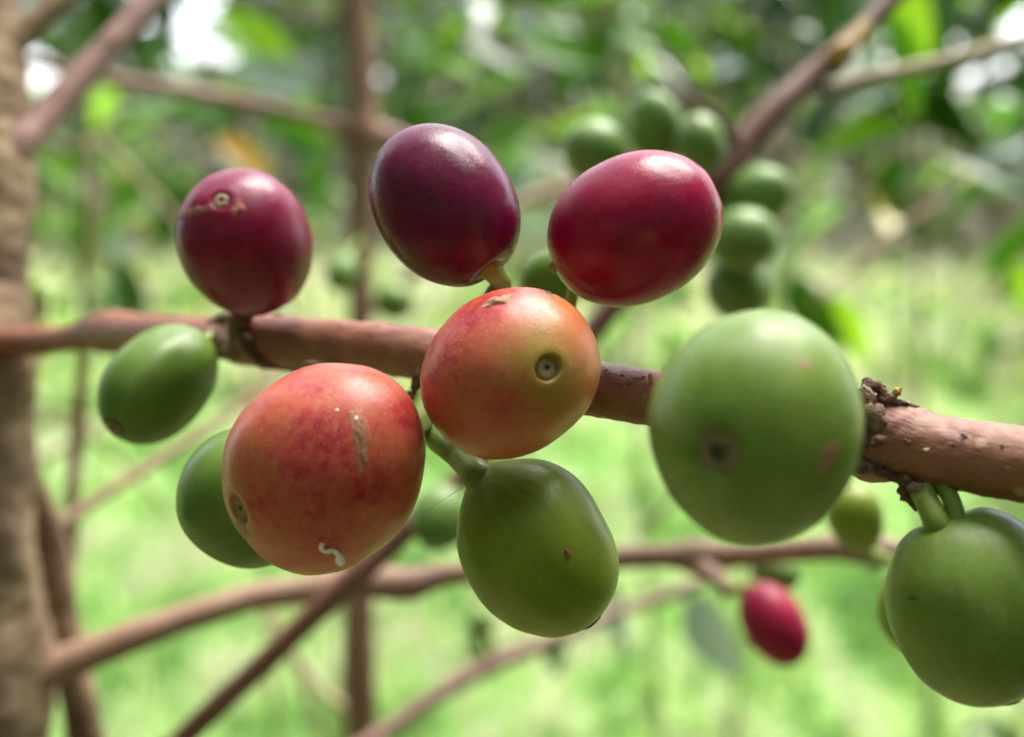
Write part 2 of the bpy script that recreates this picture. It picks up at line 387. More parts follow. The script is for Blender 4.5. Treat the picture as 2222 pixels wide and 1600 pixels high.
def patch(o, name, px, py, rx, ry, rot, mat, h=.00012, rings=7, n=22, irr=.25, label=None, seed=1.0, rough=.5):
    """thin crust that lies on a berry's skin, found by looking at the skin from the camera"""
    bv, Mx = BV[o]; Mi = Mx.inverted(); org = Mi @ CAM
    V, Fc = [], []
    ca, sa = math.cos(math.radians(rot)), math.sin(math.radians(rot))
    ok = True
    for i in range(rings+1):
        f = i/rings
        for k in range(n if i else 1):
            an = 2*math.pi*k/n
            rr = f*(1+irr*2*noise.noise(Vector((math.cos(an)*1.8, math.sin(an)*1.8, seed)))+irr*.8*noise.noise(Vector((math.cos(an)*6, math.sin(an)*6, seed))))
            ex, ey = rx*rr*math.cos(an), ry*rr*math.sin(an)
            qx, qy = px+ex*ca-ey*sa, py-(ex*sa+ey*ca)
            dr = (Mi @ P(qx, qy, .2)) - org; dr.normalize()
            loc, nor, ix, ds = bv.ray_cast(org, dr)
            if loc is None:
                loc, nor, ix, ds = bv.find_nearest(org + dr*((Mi @ P(px, py, .2) - org).length*.55))
                loc, nor, ix, ds = bv.find_nearest(Mi @ P(qx, qy, (Mx.translation-CAM).dot(F_)))
            if nor.dot(loc) < 0: nor = -nor
            hh = h*(1-f**3)*(1+rough*noise.noise(loc*2600)*2) - (.00006 if i == rings else 0)
            V.append(loc + nor*hh)
    for k in range(n): Fc.append((0, 1+k, 1+(k+1) % n))
    for i in range(1, rings):
        for k in range(n):
            b0 = 1+(i-1)*n; b1 = 1+i*n
            Fc.append((b0+k, b1+k, b1+(k+1) % n, b0+(k+1) % n))
    q = mesh_obj(name, V, Fc, M[mat], o, local=True)
    if label: q['label'] = label
    return q

# ------------------------------------------------------------------ leaves
def leaf_mesh(name, wid, fold, droop, wave, seed):
    nx, V, Fc = 9, [], []
    for i in range(nx+1):
        t = i/nx; wv = wid*math.sin(math.pi*min(1, t**.80))**.9*(1-.25*t)+.004
        if i == nx: wv = .001
        for j in range(-2, 3):
            s = j/2; y = wv*s
            z = fold*abs(y) - droop*t*t + wave*math.sin(t*17+seed+(2 if s > 0 else 0))*abs(s)**2
            V.append((t, y, z))
    for i in range(nx):
        for j in range(4): Fc.append((i*5+j, (i+1)*5+j, (i+1)*5+j+1, i*5+j+1))
    # petiole
    k0 = len(V)
    for (x, z) in ((-.09, .0), (0.02, -.002)):
        for an in range(4): V.append((x, .011*math.cos(an*math.pi/2), z+.011*math.sin(an*math.pi/2)))
    for an in range(4): Fc.append((k0+an, k0+(an+1) % 4, k0+4+(an+1) % 4, k0+4+an))
    me = bpy.data.meshes.new(name); me.from_pydata(V, [], Fc); me.polygons.foreach_set('use_smooth', [True]*len(me.polygons)); me.update()
    return me
_leafbase = [leaf_mesh('leaf', .20, .35, .18, .012, 0), leaf_mesh('leaf', .23, .20, .35, .020, 2), leaf_mesh('leaf', .18, .5, .08, .015, 4), leaf_mesh('leaf', .21, .28, -.10, .018, 5)]
_lc = {}
def leaf(parent, loc, direction, normal, length, mat, var=None):
    var = random.randrange(4) if var is None else var
    if (var, mat) not in _lc:
        me = _leafbase[var].copy(); me.materials.append(M[mat]); _lc[var, mat] = me
    x = direction.normalized(); z = (normal - x*normal.dot(x))
    if z.length < 1e-3: z = Vector((0, 1, .1)) - x*x.y
    z.normalize(); y = z.cross(x)
    m = Matrix((x, y, z)).transposed().to_4x4() @ Matrix.Scale(length, 4); m.translation = loc
    o = bpy.data.objects.new('leaf', _lc[var, mat]); C.objects.link(o); o.parent = parent
    o.matrix_basis = WM[parent].inverted() @ m
    return o
def leaf_px(parent, x0, y0, x1, y1, d, mat, normal=None, var=None, tilt=0.0):
    a, b = P(x0, y0, d), P(x1, y1, d*(1+tilt))
    return leaf(parent, a, b-a, cv(*normal) if normal else cv(random.uniform(-.5, .5), random.uniform(.1, .9), random.uniform(.2, 1)), (b-a).length, mat, var)

# ================================================================== SETTING
def ground():
    n = 60; V, Fc = [], []
    xs = [math.copysign(abs(u)**2.2, u)*150 for u in np.linspace(-1, 1, n+1)]
    ys = [math.copysign(abs(u)**2.2, u)*200 for u in np.linspace(-1, 1, n+1)]
    for y in ys:
        for x in xs: V.append((x, y, .04*noise.noise(Vector((x*.5, y*.5, 0))) - .02))
    for j in range(n):
        for i in range(n): Fc.append((j*(n+1)+i, j*(n+1)+i+1, (j+1)*(n+1)+i+1, (j+1)*(n+1)+i))
    g = N('ground_soil'); o = g.co(); n1 = g.noise(o, .8, 5, .6); n2 = g.noise(o, 6, 5, .65); n3 = g.noise(o, 40, 3)
    col = g.mix(g.ramp(n2, .35, .65), (.24, .30, .10), (.42, .37, .25))
    col = g.mix(g.ramp(n1, .42, .62), col, (.48, .42, .30))
    col = g.mix(g.ramp(n3, .45, .7, 0, .5), col, (.44, .37, .26))
    col = g.mix(g.ramp(g.sep(o)[1], 4.5, 7.5, 1, 0), col, g.mix(g.ramp(n2, .35, .65), (.13, .24, .05), (.26, .30, .11)))
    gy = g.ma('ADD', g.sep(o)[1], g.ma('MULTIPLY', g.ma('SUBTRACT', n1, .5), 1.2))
    col = g.mix(g.ramp(gy, .9, 1.6, 1, 0), col, g.mix(g.ramp(n3, .4, .65), (.10, .09, .045), (.20, .18, .085)))  # near soil darkened in colour, standing in for shade under the canopy
    m = g.done(g.bsdf(col, .9, .2))
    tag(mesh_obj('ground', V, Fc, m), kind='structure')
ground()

def blades(name, n, ylo, yhi, hgt, wid, cols, label, cat, power=1.0, patchy=None):
    """one mesh of n thin bent blades with per-blade colour"""
    u = rng.random(n); y = ylo + (yhi-ylo)*u**power
    x = (rng.random(n)*2-1)*(0.75*y+1.4)
    if patchy:
        keep = np.array([patchy(a, b) for a, b in zip(x, y)]); x, y = x[keep], y[keep]; n = len(x)
    tuft = np.array([.8*noise.noise(Vector((a*8, b*2.6, 1)))+.8*noise.noise(Vector((a*2.6, b*1.1, 4))) for a, b in zip(x, y)])
    h = hgt*(.6+.8*rng.random(n))*(1+.7*tuft); wd = wid*(.6+.8*rng.random(n))*(1+.10*y)
    an = rng.random(n)*2*np.pi; ln = rng.random(n)*2*np.pi; lean = .25+.85*rng.random(n)
    cx, sx = np.cos(an)*wd/2, np.sin(an)*wd/2
    lx, ly = np.cos(ln)*lean*h, np.sin(ln)*lean*h
    z0 = np.full(n, -.03)
    V = np.stack([np.stack([x-cx, y-sx, z0], 1), np.stack([x+cx, y+sx, z0], 1),
                  np.stack([x-cx+lx*.35, y-sx+ly*.35, h*.6], 1), np.stack([x+cx+lx*.35, y+sx+ly*.35, h*.6], 1),
                  np.stack([x+lx, y+ly, h*(1.02-.35*lean)], 1)], 1).reshape(-1, 3)
    b = np.arange(n)*5
    quads = np.stack([b, b+1, b+3, b+2], 1); tris = np.stack([b+2, b+3, b+4], 1)
    me = bpy.data.meshes.new(name)
    me.vertices.add(len(V)); me.vertices.foreach_set('co', V.ravel())
    lv = np.concatenate([quads.ravel(), tris.ravel()]); me.loops.add(len(lv)); me.loops.foreach_set('vertex_index', lv.astype(np.int32))
    me.polygons.add(2*n)
    me.polygons.foreach_set('loop_start', np.concatenate([np.arange(n)*4, 4*n+np.arange(n)*3]).astype(np.int32))
    me.update(calc_edges=True)
    ca = me.color_attributes.new('tone', 'FLOAT_COLOR', 'POINT')
    cols = np.array(cols); pick = np.clip(((tuft*1.5+.5)*.82+.18*rng.random(n))*len(cols), 0, len(cols)-1).astype(int)
    cc = cols[pick]*(.8+.4*rng.random((n, 1))); cc = np.concatenate([cc, np.ones((n, 1))], 1)
    ca.data.foreach_set('color', np.repeat(cc, 5, axis=0).astype(np.float32).ravel())
    g = N(name+'_blade'); at = g.n('ShaderNodeAttribute', attribute_name='tone').outputs['Color']
    sh = g.bsdf(at, .5, .35); tr = g.n('ShaderNodeBsdfTranslucent'); g.put(tr.inputs['Color'], g.mix(.5, at, (.50, .74, .20)))
    mx = g.n('ShaderNodeMixShader'); mx.inputs[0].default_value = .42
    g.t.links.new(sh, mx.inputs[1]); g.t.links.new(tr.outputs[0], mx.inputs[2]); me.materials.append(g.done(mx.outputs[0]))
    o = bpy.data.objects.new(name, me); C.objects.link(o); return tag(o, label, cat, kind='stuff')
def lawn_ok(x, y):
    v = noise.noise(Vector((x*.55, y*.35, 3.3)))+.45*noise.noise(Vector((x*2.1, y*1.4, 1.1)))
    return v > -1.3 + .16*max(0, y-4.0)
GC = [(.09, .25, .05), (.20, .42, .10), (.32, .55, .17), (.43, .62, .24), (.52, .66, .32), (.58, .64, .38), (.60, .58, .42)]
blades('grass', 150000, 1.5, 13, .060, .008, GC, 'bright green grass spread over the ground behind the branches', 'grass', 1.25, lawn_ok)
blades('ground_cover', 17000, 1.6, 10, .085, .030, [(.05, .16, .025), (.08, .22, .035), (.15, .34, .06), (.30, .48, .14)], 'broad leaved weeds in darker clumps in the grass', 'weeds', 1.1, lambda x, y: noise.noise(Vector((x*2.3, y*1.2, 6.3)))+.45*noise.noise(Vector((x*8, y*4, 2.3))) > .14)
blades('tall_herbs', 16000, 5.5, 14.5, .34, .05, [(.05, .15, .025), (.10, .24, .04), (.26, .38, .12), (.46, .46, .26), (.52, .47, .33)], 'clumps of tall pale herbs where the grass meets the trees', 'herbs', .8, lambda x, y: noise.noise(Vector((x*.9, y*.7, 16.3)))+.5*noise.noise(Vector((x*2.6, y*1.9, 12.3))) > .62-.055*y)
blades('dry_litter', 26000, 2.0, 16, .022, .030, [(.40, .31, .20), (.50, .40, .28), (.34, .25, .15), (.30, .30, .12), (.46, .36, .26)], 'tan dry leaf litter lying among the grass and beyond it', 'leaf litter', .75, lambda x, y: noise.noise(Vector((x*.9, y*.6, 8.3))) > .22-.07*y)

# ================================================================== NEAR BUSH
def base_empty(name, x, y, label, cat='coffee bush', group=None): return empty(name, Matrix.Translation((x, y, 0)), label, cat, group)
tb = P(-80, 1700, .228)
bushA = base_empty('coffee_bush', tb.x-.02, tb.y, 'coffee bush with rough ochre trunk at left edge whose branch carries the large cherries')
branch('trunk', bushA, [(-105, -700, .215, 230), (-100, -200, .205, 240), (-85, 60, .200, 255), (-75, 250, .197, 275), (-68, 420, .195, 275), (-72, 640, .193, 265), (-62, 760, .190, 290), (-70, 900, .192, 270), (-72, 1150, .193, 285), (-60, 1330, .195, 300), (-40, 1480, .197, 320), (-70, 1750, .20, 300)],
       'bark_trunk', 48, 14, .05, tail=[(Vector((tb.x-.02, tb.y, -.03)), .015)], fine=.07, ffreq=430, lfreq=100, ds=1.17)
main = branch('branch', bushA, [(-60, 748, .228, 66), (40, 744, .211, 68), (130, 737, .197, 58), (180, 728, .189, 66), (235, 722, .180, 96), (290, 722, .172, 86), (400, 730, .158, 86), (490, 735, .146, 92), (535, 738, .142, 112), (580, 738, .139, 116), (640, 744, .136, 110), (760, 752, .130, 112), (900, 765, .1235, 116), (1060, 796, .118, 118), (1200, 826, .1145, 118), (1310, 848, .1125, 119), (1430, 868, .1105, 124), (1600, 900, .1075, 132), (1760, 928, .105, 142), (1850, 940, .1035, 176), (1900, 950, .103, 192), (1950, 958, .1022, 176), (2010, 975, .1012, 160), (2110, 992, .0998, 158), (2222, 1010, .098, 164), (2420, 1042, .095, 168), (2750, 1095, .0935, 164), (3200, 1150, .094, 150), (3900, 1200, .098, 130), (5200, 1230, .11, 90)],
       'bark', 44, 12, .034, lfreq=230, fine=.045, ffreq=1500)
main['label'] = 'thick reddish brown branch running behind the large cherries'
branch('branch', bushA, [(-60, 190, .203, 90), (0, 120, .203, 82), (60, 62, .205, 60), (160, -30, .21, 52), (300, -200, .22, 46)], 'bark_trunk', 18, 8, .06, ds=1.14, lfreq=200, fine=.06)
branch('branch', bushA, [(-20, 420, .197, 60), (40, 320, .2, 76), (85, 270, .203, 66), (190, 150, .21, 64), (260, 75, .214, 60), (340, -20, .22, 60), (480, -200, .23, 56)], 'bark_mauve', 18, 8, .05, ds=1.14, lfreq=200, fine=.05)
branch('branch', bushA, [(-20, 1530, .228, 90), (60, 1480, .229, 90), (140, 1440, .231, 78), (300, 1378, .234, 70), (440, 1330, .237, 62), (540, 1298, .24, 60), (640, 1284, .242, 62), (735, 1272, .244, 78), (800, 1264, .245, 76), (880, 1268, .246, 74), (960, 1250, .247, 54), (1080, 1236, .247, 50), (1200, 1226, .246, 48), (1340, 1212, .245, 50), (1440, 1206, .243, 54), (1510, 1206, .242, 76), (1580, 1206, .24, 58), (1700, 1196, .236, 52), (1820, 1190, .232, 58), (1900, 1196, .23, 70), (2000, 1204, .227, 52), (2240, 1216, .22, 50), (2500, 1240, .21, 48)],
       'bark_far', 18, 7, .05, lfreq=150, fine=.05)
branch('branch', bushA, [(-30, 900, .20, 110), (40, 1020, .208, 96), (100, 1180, .214, 86), (130, 1330, .216, 84), (158, 1460, .218, 84), (190, 1620, .22, 80), (230, 1900, .225, 80)], 'bark_trunk', 18, 7, .08, ds=1.14, lfreq=200, fine=.06)
branch('twig', bushA, [(40, 1215, .236, 40), (115, 1150, .248, 34), (230, 1070, .26, 26), (330, 1008, .27, 24), (430, 945, .28, 23), (520, 880, .29, 20), (600, 800, .30, 18), (700, 690, .315, 15)], 'bark_stem', 12, 6, .05)
branch('twig', bushA, [(185, 700, .18, 20), (178, 800, .27, 26), (170, 920, .30, 30), (158, 1080, .30, 30), (150, 1260, .30, 30), (140, 1420, .26, 30)], 'bark_far', 12, 6, .08)
branch('twig', bushA, [(1500, 1220, .243, 56), (1550, 1250, .236, 40), (1578, 1290, .232, 26)], 'bark_far', 10, 5, .05)
# bark pieces at the nodes of the thick branch
def scale_bit(px, py, d, sx, sy, sz, rot, mat, seed, spike=0.0):
    V, Fc = [], []; nu, nv = 12, 16
    ca, sa = math.cos(math.radians(rot)), math.sin(math.radians(rot)); s = K*d; c0 = P(px, py, d)
    for i in range(nu+1):
        t = math.pi*i/nu
        for k in range(nv):
            ph = 2*math.pi*k/nv
            v = Vector((math.cos(t), math.sin(t)*math.cos(ph), math.sin(t)*math.sin(ph)))
            f = 1+.55*noise.noise(v*1.7+Vector((seed, 0, 0)))+.35*noise.noise(v*4.5+Vector((0, seed, 0)))
            if spike and v.x > .3: f += spike*(v.x-.3)**3*2.5
            x, y, z = v.x*sx*f*s, v.y*sy*f*s, v.z*sz*f*s
            V.append(c0 + R_*(x*ca-y*sa) + U_*(x*sa+y*ca) - F_*z)
    for i in range(nu):
        for k in range(nv): Fc.append((i*nv+k, i*nv+(k+1) % nv, (i+1)*nv+(k+1) % nv, (i+1)*nv+k))
    return mesh_obj('bark_scale', V, Fc, M[mat], main)
for a in [(1893, 840, .1015, 26, 15, 16, -20, 'scale', 1), (1880, 862, .1005, 16, 26, 12, 10, 'scale_pale', 2), (1925, 866, .1012, 30, 16, 18, -35, 'scale', 3, .5), (1955, 876, .1012, 22, 9, 14, -15, 'scale', 4, .7),
          (1900, 905, .0998, 22, 34, 10, 20, 'scale_pale', 5), (1872, 930, .1000, 14, 40, 10, 10, 'scale', 6), (1905, 958, .0992, 16, 12, 8, 30, 'scale', 7), (1868, 1012, .1005, 40, 14, 16, -12, 'scale', 8), (1925, 1030, .1005, 34, 11, 14, -18, 'scale', 9),
          (1972, 1062, .1005, 24, 22, 18, -70, 'scale', 10, .9), (1995, 1062, .0995, 26, 14, 14, -20, 'scale_pale', 11), (1962, 1040, .1, 14, 12, 12, 0, 'scale', 12),
          (520, 720, .1385, 14, 30, 16, 20, 'scale', 13), (540, 748, .1365, 16, 38, 14, 35, 'scale', 14), (575, 782, .1365, 30, 18, 14, -25, 'scale', 15), (600, 795, .138, 40, 9, 16, -10, 'scale', 16), (650, 800, .136, 30, 8, 14, -6, 'scale', 17), (505, 760, .139, 20, 22, 10, 0, 'scale_pale', 18),
          (500, 690, .142, 36, 12, 16, 8, 'scale', 31), (470, 762, .142, 22, 16, 10, 0, 'scale_pale', 32), (558, 700, .139, 30, 14, 14, -10, 'scale_pale', 33), (620, 690, .1375, 34, 9, 12, -6, 'scale_pale', 34),
          (215, 738, .1805, 34, 18, 20, -15, 'scale', 19), (240, 700, .1775, 30, 14, 20, 20, 'scale_pale', 20), (180, 725, .1865, 22, 12, 16, 0, 'scale', 21), (285, 708, .1700, 40, 10, 16, 8, 'scale_pale', 22),
          (905, 836, .1205, 12, 18, 10, 20, 'scale', 23), (918, 948, .1155, 16, 13, 10, 0, 'scale', 24), (700, 795, .1285, 40, 8, 10, -8, 'scale', 25), (895, 860, .121, 16, 12, 10, 0, 'scale_pale', 26)]:
    scale_bit(*a)
b_ = scale_bit(1946, 852, .1008, 9, 8, 7, 50, 'node_yellow', 27, .9); b_.name = 'bud_tip'; b_['label'] = 'tiny yellow bud tip on the knobbly node'
# pale flecks and peeling bits on the branch bark
for (x, y, rx, ry) in [(1946, 958, 9, 6), (1968, 965, 8, 6), (2018, 976, 11, 6), (1412, 822, 5, 12), (1405, 846, 4, 9), (1360, 880, 6, 3), (752, 742, 9, 7), (800, 748, 6, 4), (640, 738, 5, 5)]:
    d = float(np.interp(x, [535, 760, 1310, 1430, 1950, 2110], [.142, .130, .1125, .1105, .1022, .0998])) - float(np.interp(x, [535, 1430, 1950, 2110], [112*.142, 124*.1105, 166*.1022, 158*.0998]))*K/2*(.92)
    q = scale_bit(x, y, d, rx, ry, 3, 0, 'white' if x > 1900 else 'scab', x*.1); q.name = 'bark_fleck'

XS = [130, 235, 400, 535, 760, 1060, 1310, 1430, 1600, 1760, 1900, 2010, 2110, 2222]
DS = [.197, .180, .158, .142, .130, .118, .1125, .1105, .1075, .105, .103, .1012, .0998, .098]
YS = [735, 722, 730, 738, 752, 796, 848, 868, 900, 928, 950, 975, 992, 1010]
WS = [74, 100, 86, 112, 112, 118, 119, 124, 132, 142, 190, 160, 158, 164]
for k in range(44):
    x = random.choice([random.uniform(560, 900), random.uniform(1300, 1430), random.uniform(1960, 2220), random.uniform(200, 480)])
    t = random.uniform(-.75, .75); d0 = float(np.interp(x, XS, DS)); hw = float(np.interp(x, XS, WS))/2
    q = scale_bit(x, float(np.interp(x, XS, YS))+t*hw, d0-hw*K*d0*math.sqrt(1-t*t)*.99, random.uniform(3, 9), random.uniform(2, 5), 2.0, random.uniform(-30, 10), random.choice(['scale', 'scale_pale', 'scale_pale', 'scab']), k*3.7); q.name = 'bark_fleck'

# ================================================================== LARGE CHERRIES
c1 = cherry('dull maroon cherry with a rusty streak and small scar, sitting on the branch at left', 530, 527, .130, (-.11, .43, .90), (7.4, 6.05, 6.3), 'maroon', scar='scar_dark', rc=.00085, dc=.0003, taper=-.03, seed=1.1, lump=.014, pw=.96, stalk=[(520, 700, .137, 50), (525, 725, .141, 50)], stalk_mat='scale', mods=[((-.6, -.8, 0), -.04, 4), ((.5, .8, .2), .02, 4), ((.55, -.85, .1), .03, 8), ((-.3, -.95, .1), .02, 8)])
patch(c1, 'rust_streak', 425, 458, 46, 9, 17, 'rust', .00005, irr=.5, seed=2.2)
patch(c1, 'rust_streak', 516, 452, 15, 20, -30, 'rust', .00005, irr=.6, seed=5.2)
c2 = cherry('dark plum purple cherry in the middle of the upper row', 965, 445, .1105, (-.55, .80, -.20), (6.75, 5.45, 5.5), 'plum', seed=2.4, lump=.007, pw=.97, stalk=[(1088, 612, .1135, 44), (1068, 650, .1145, 46), (1040, 740, .117, 50)], stalk_mat='stalk_y', roll=.2, sink=.08)
c3 = cherry('glossy crimson cherry at right of the upper row', 1377, 497, .110, (.88, .42, .10), (6.95, 5.75, 5.6), 'crimson', seed=3.3, lump=.006, pw=.95, stalk=[(1245, 600, .1180, 24), (1235, 680, .120, 28), (1220, 800, .118, 34)], roll=.5, sink=.0)
c4 = cherry('orange red cherry with round calyx scar facing the viewer, in front of the branch', 1105, 811, .1035, (.41, .06, .91), (6.6, 6.75, 6.0), 'orange_mid', rc=.00093, dc=.00050, seed=4.0, lump=.014, pw=.97, roll=.60, mods=[((.7, -.75, 0), -.03, 5), ((-.8, .65, 0), -.025, 5)], stalk=[(1020, 850, .113, 50), (1000, 830, .116, 60)])
patch(c4, 'scab', 1072, 655, 44, 9, 17, 'scab', .00016, irr=.45, seed=3.3, rough=.9)
patch(c4, 'puncture', 1192, 635, 12, 3.5, -18, 'black', .00003, irr=.3, seed=6.6)
c5 = cherry('large mottled orange red cherry with a brown scab, lowest on the left', 697, 1020, .1035, (-.77, -.36, .54), (7.0, 7.4, 7.6), 'orange_left', scar='scar_dark', rc=.00105, dc=.0004, seed=5.7, lump=.017, pw=.90, taper=-.05, mods=[((.72, .68, .1), .105, 6), ((-.55, -.83, 0), .05, 6), ((-.72, .70, .1), -.075, 5), ((.75, -.65, 0), -.06, 5), ((1, -.05, .1), -.02, 8)], stalk=[(895, 930, .112, 56), (920, 900, .117, 60), (930, 860, .119, 56)])
patch(c5, 'scab', 779, 950, 21, 78, 6, 'halo', .000025, irr=.5, seed=8.4, rough=.3)
patch(c5, 'scab', 783, 962, 16, 58, 6, 'scab_brown', .00005, irr=.35, seed=1.4, rough=.9)
patch(c5, 'white_fleck', 731, 891, 5, 3, 20, 'white', .00008, irr=.3, seed=4.4)
patch(c5, 'white_fleck', 773, 909, 6, 4, 70, 'white', .00008, irr=.3, seed=9.4)
patch(c5, 'scar_rim', 528, 1150, 26, 12, -55, 'scab', .00004, irr=.5, seed=7.4)
c6 = cherry('green coffee cherry at far left under the branch, slightly out of focus', 345, 832, .138, (-.46, -.60, .65), (7.0, 4.75, 5.05), 'green_c', scar='scar_dark', seed=6.1, pw=.98, taper=.05, rc=.0011, dc=.0003, ridge=.04, sink=0, stalk=[(468, 732, .144, 30), (492, 708, .146, 30), (520, 700, .144, 34)])
c7 = cherry('green coffee cherry half hidden behind the mottled orange cherry', 548, 1077, .118, (-.93, -.33, .05), (6.2, 5.95, 5.8), 'green_c', scar='scar_dark', seed=7.5, lump=.014, rc=.0009, dc=.0002, stalk=[(760, 980, .122, 50), (860, 900, .122, 50)])
c8 = cherry('green coffee cherry hanging below the orange one on a thick green stalk', 1165, 1197, .110, (.60, -.78, -.12), (7.1, 5.75, 5.7), 'green', seed=8.2, lump=.016, pw=.96, scar='scar_dark', rc=.0011, dc=.0001, sink=-.10, ridge=.03, mods=[((.35, .93, 0), .085, 6), ((-.75, .1, .3), -.03, 4), ((.75, -.6, 0), -.02, 6)], stalk=[(1000, 994, .1115, 58), (972, 972, .1125, 54), (945, 948, .115, 52), (925, 900, .117, 52)])
patch(c8, 'scab', 1232, 1200, 7, 12, 10, 'rust', .00018, irr=.25, seed=2.8)
c9 = cherry('big blurred pale green cherry closest to the viewer', 1637, 934, .083, (-.46, -.15, .88), (6.6, 6.25, 6.85), 'green_b', scar='scar_big', rc=.0014, dc=.0005, seed=9.9, lump=.014, pw=.97, mods=[((-.75, -.65, .2), -.055, 5), ((-.7, .7, .1), -.03, 5), ((.8, -.6, .1), -.035, 5), ((.3, .95, 0), .01, 5)], stalk=[(1720, 930, .096, 60), (1800, 935, .102, 70)])
patch(c9, 'pink_spot', 1797, 990, 17, 42, -24, 'pink_spot', .00004, irr=.25, seed=6.1)
patch(c9, 'pink_spot', 1744, 790, 16, 10, 0, 'pink_spot', .00002, irr=.45, seed=3.9)
c10 = cherry('green cherry at right edge hanging from a forked stalk', 2122, 1320, .100, (.30, -.92, .10), (6.9, 6.25, 6.1), 'green_b', seed=10.3, lump=.018, pw=.96, rc=.0009, dc=.0002, ridge=.03, sink=.15, mods=[((.2, .98, 0), .05, 8), ((-.6, .8, 0), .03, 8), ((-.7, -.7, 0), -.03, 5)], stalk=[(2040, 1150, .0985, 58), (2020, 1105, .099, 54), (2000, 1065, .1, 56)])
V, Fc, UV = tube([(P(2068, 1176, .0990), 30*K*.0985), (P(2078, 1140, .0985), 23*K*.0985), (P(2066, 1090, .099), 21*K*.099), (P(2045, 1050, .1), 22*K*.1)], 14, 6, .04)
mesh_obj('stalk', V, Fc, M['stalk'], c10, uvs=UV)
patch(c10, 'black_speck', 1980, 1298, 8, 3.5, -8, 'black', .00008, irr=.3, seed=2.9)
# little things resting on the cherries
L = [(P(698, 1180, .0953), .00013), (P(697, 1190, .0953), .00011), (P(706, 1197, .0953), .00012), (P(722, 1195, .0952), .00013), (P(733, 1203, .0953), .00015), (P(738, 1216, .0955), .00024), (P(741, 1221, .0957), .00018)]
bv, Mx = BV[c5]; Mi = Mx.inverted(); L2 = []
for p, r in L:
    org = Mi @ CAM; dr = ((Mi @ p)-org).normalized(); h_ = bv.ray_cast(org, dr)
    L2.append((Mx @ (h_[0]) if h_[0] is not None else p, r*1.35))
L2 = [(p - (p-CAM).normalized()*r*.6, r) for p, r in L2]
V, Fc, UV = tube(L2, 10, 6, .22, lfreq=3500)
tag(mesh_obj('insect_cast', V, Fc, M['white'], uvs=UV), 'tiny curled white insect cast stuck to the mottled orange cherry', 'insect cast')
V, Fc, UV = tube([(P(735, 1243, .1065), .000022), (P(850, 1158, .108), .000020), (P(1000, 1060, .1085), .000020)], 6, 4, 0)
tag(mesh_obj('silk_thread', V, Fc, M['thread'], uvs=UV), 'fine silk thread strung between the mottled orange cherry and the green one', 'thread')

# ================================================================== SECOND BUSH: slanting branch with the blurred green cluster
pb = P(380, 1700, .26)
bushB = base_empty('coffee_bush', pb.x-.05, pb.y+.02, 'coffee bush with long slanting reddish branch running up to the right behind the cherries')
branch('branch', bushB, [(2150, -240, .27, 40), (1960, -28, .262, 44), (1870, 66, .258, 46), (1825, 112, .256, 56), (1770, 158, .255, 56), (1690, 232, .252, 60), (1620, 312, .25, 66), (1560, 385, .248, 62), (1450, 520, .246, 52), (1310, 688, .243, 50), (1160, 860, .24, 50), (1000, 1042, .238, 50), (880, 1150, .237, 56), (780, 1240, .236, 60), (690, 1325, .236, 54), (560, 1450, .237, 52), (400, 1600, .24, 52), (200, 1800, .25, 54)],
       'bark_red', 18, 8, .04, tail=[(Vector((pb.x-.05, pb.y+.02, -.03)), .009)], lfreq=150)
branch('node', bushB, [(1800, 135, .2545, 40), (1822, 118, .254, 54), (1845, 98, .2545, 46), (1880, 55, .256, 30)], 'node_yellow', 14, 6, .08)
branch('twig', bushB, [(1780, 200, .256, 30), (1850, 178, .262, 36), (1950, 155, .27, 34), (2060, 128, .28, 26), (2140, 106, .29, 28), (2240, 78, .30, 24), (2400, 30, .32, 22)], 'twig_olive', 12, 6, .05)
branch('dry_twig', bushB, [(1498, 205, .244, 14), (1530, 232, .244, 24), (1565, 262, .246, 28), (1595, 305, .248, 30), (1612, 325, .25, 24)], 'scale', 10, 6, .12)
branch('dry_twig', bushB, [(1490, 200, .24, 18), (1496, 240, .241, 22), (1520, 270, .243, 20)], 'scale_pale', 10, 5, .1)
for lab, px, py, d, tip, abc, mt in [
    ('blurred green cherry at left of the cluster above the crimson cherry', 1292, 328, .242, (-.6, .2, .75), (6.0, 5.6, 5.6), 'green_d'),
    ('blurred green cherry standing tallest in the cluster above the crimson cherry', 1420, 275, .246, (-.1, .9, .4), (6.4, 4.7, 4.8), 'green_d'),
    ('blurred green cherry touching the slanting branch above the crimson cherry', 1520, 312, .238, (-.3, .5, .8), (5.2, 4.1, 5.0), 'green_d'),
    ('blurred green cherry topmost of three beside the crimson cherry', 1645, 424, .246, (.8, .3, .5), (6.2, 5.1, 5.1), 'green_d'),
    ('blurred green cherry in the middle of three beside the crimson cherry', 1614, 520, .236, (.4, -.2, .88), (5.8, 5.8, 5.4), 'green_d'),
    ('blurred dark green cherry lowest of three beside the crimson cherry', 1600, 626, .244, (.2, -.7, .65), (6.0, 5.6, 5.4), 'green_d')]:
    sx, sy = (1560, 380) if py < 400 else (1540, 440)
    cherry(lab, px, py, d, tip, abc, mt, group='blurred cluster on the slanting branch', hi=False, scar='scar_dark', sink=.06, stalk=[(.5*px+.5*sx, .5*py+.5*sy, .25, 22), (sx, sy, .249, 24)], seed=px*.1)

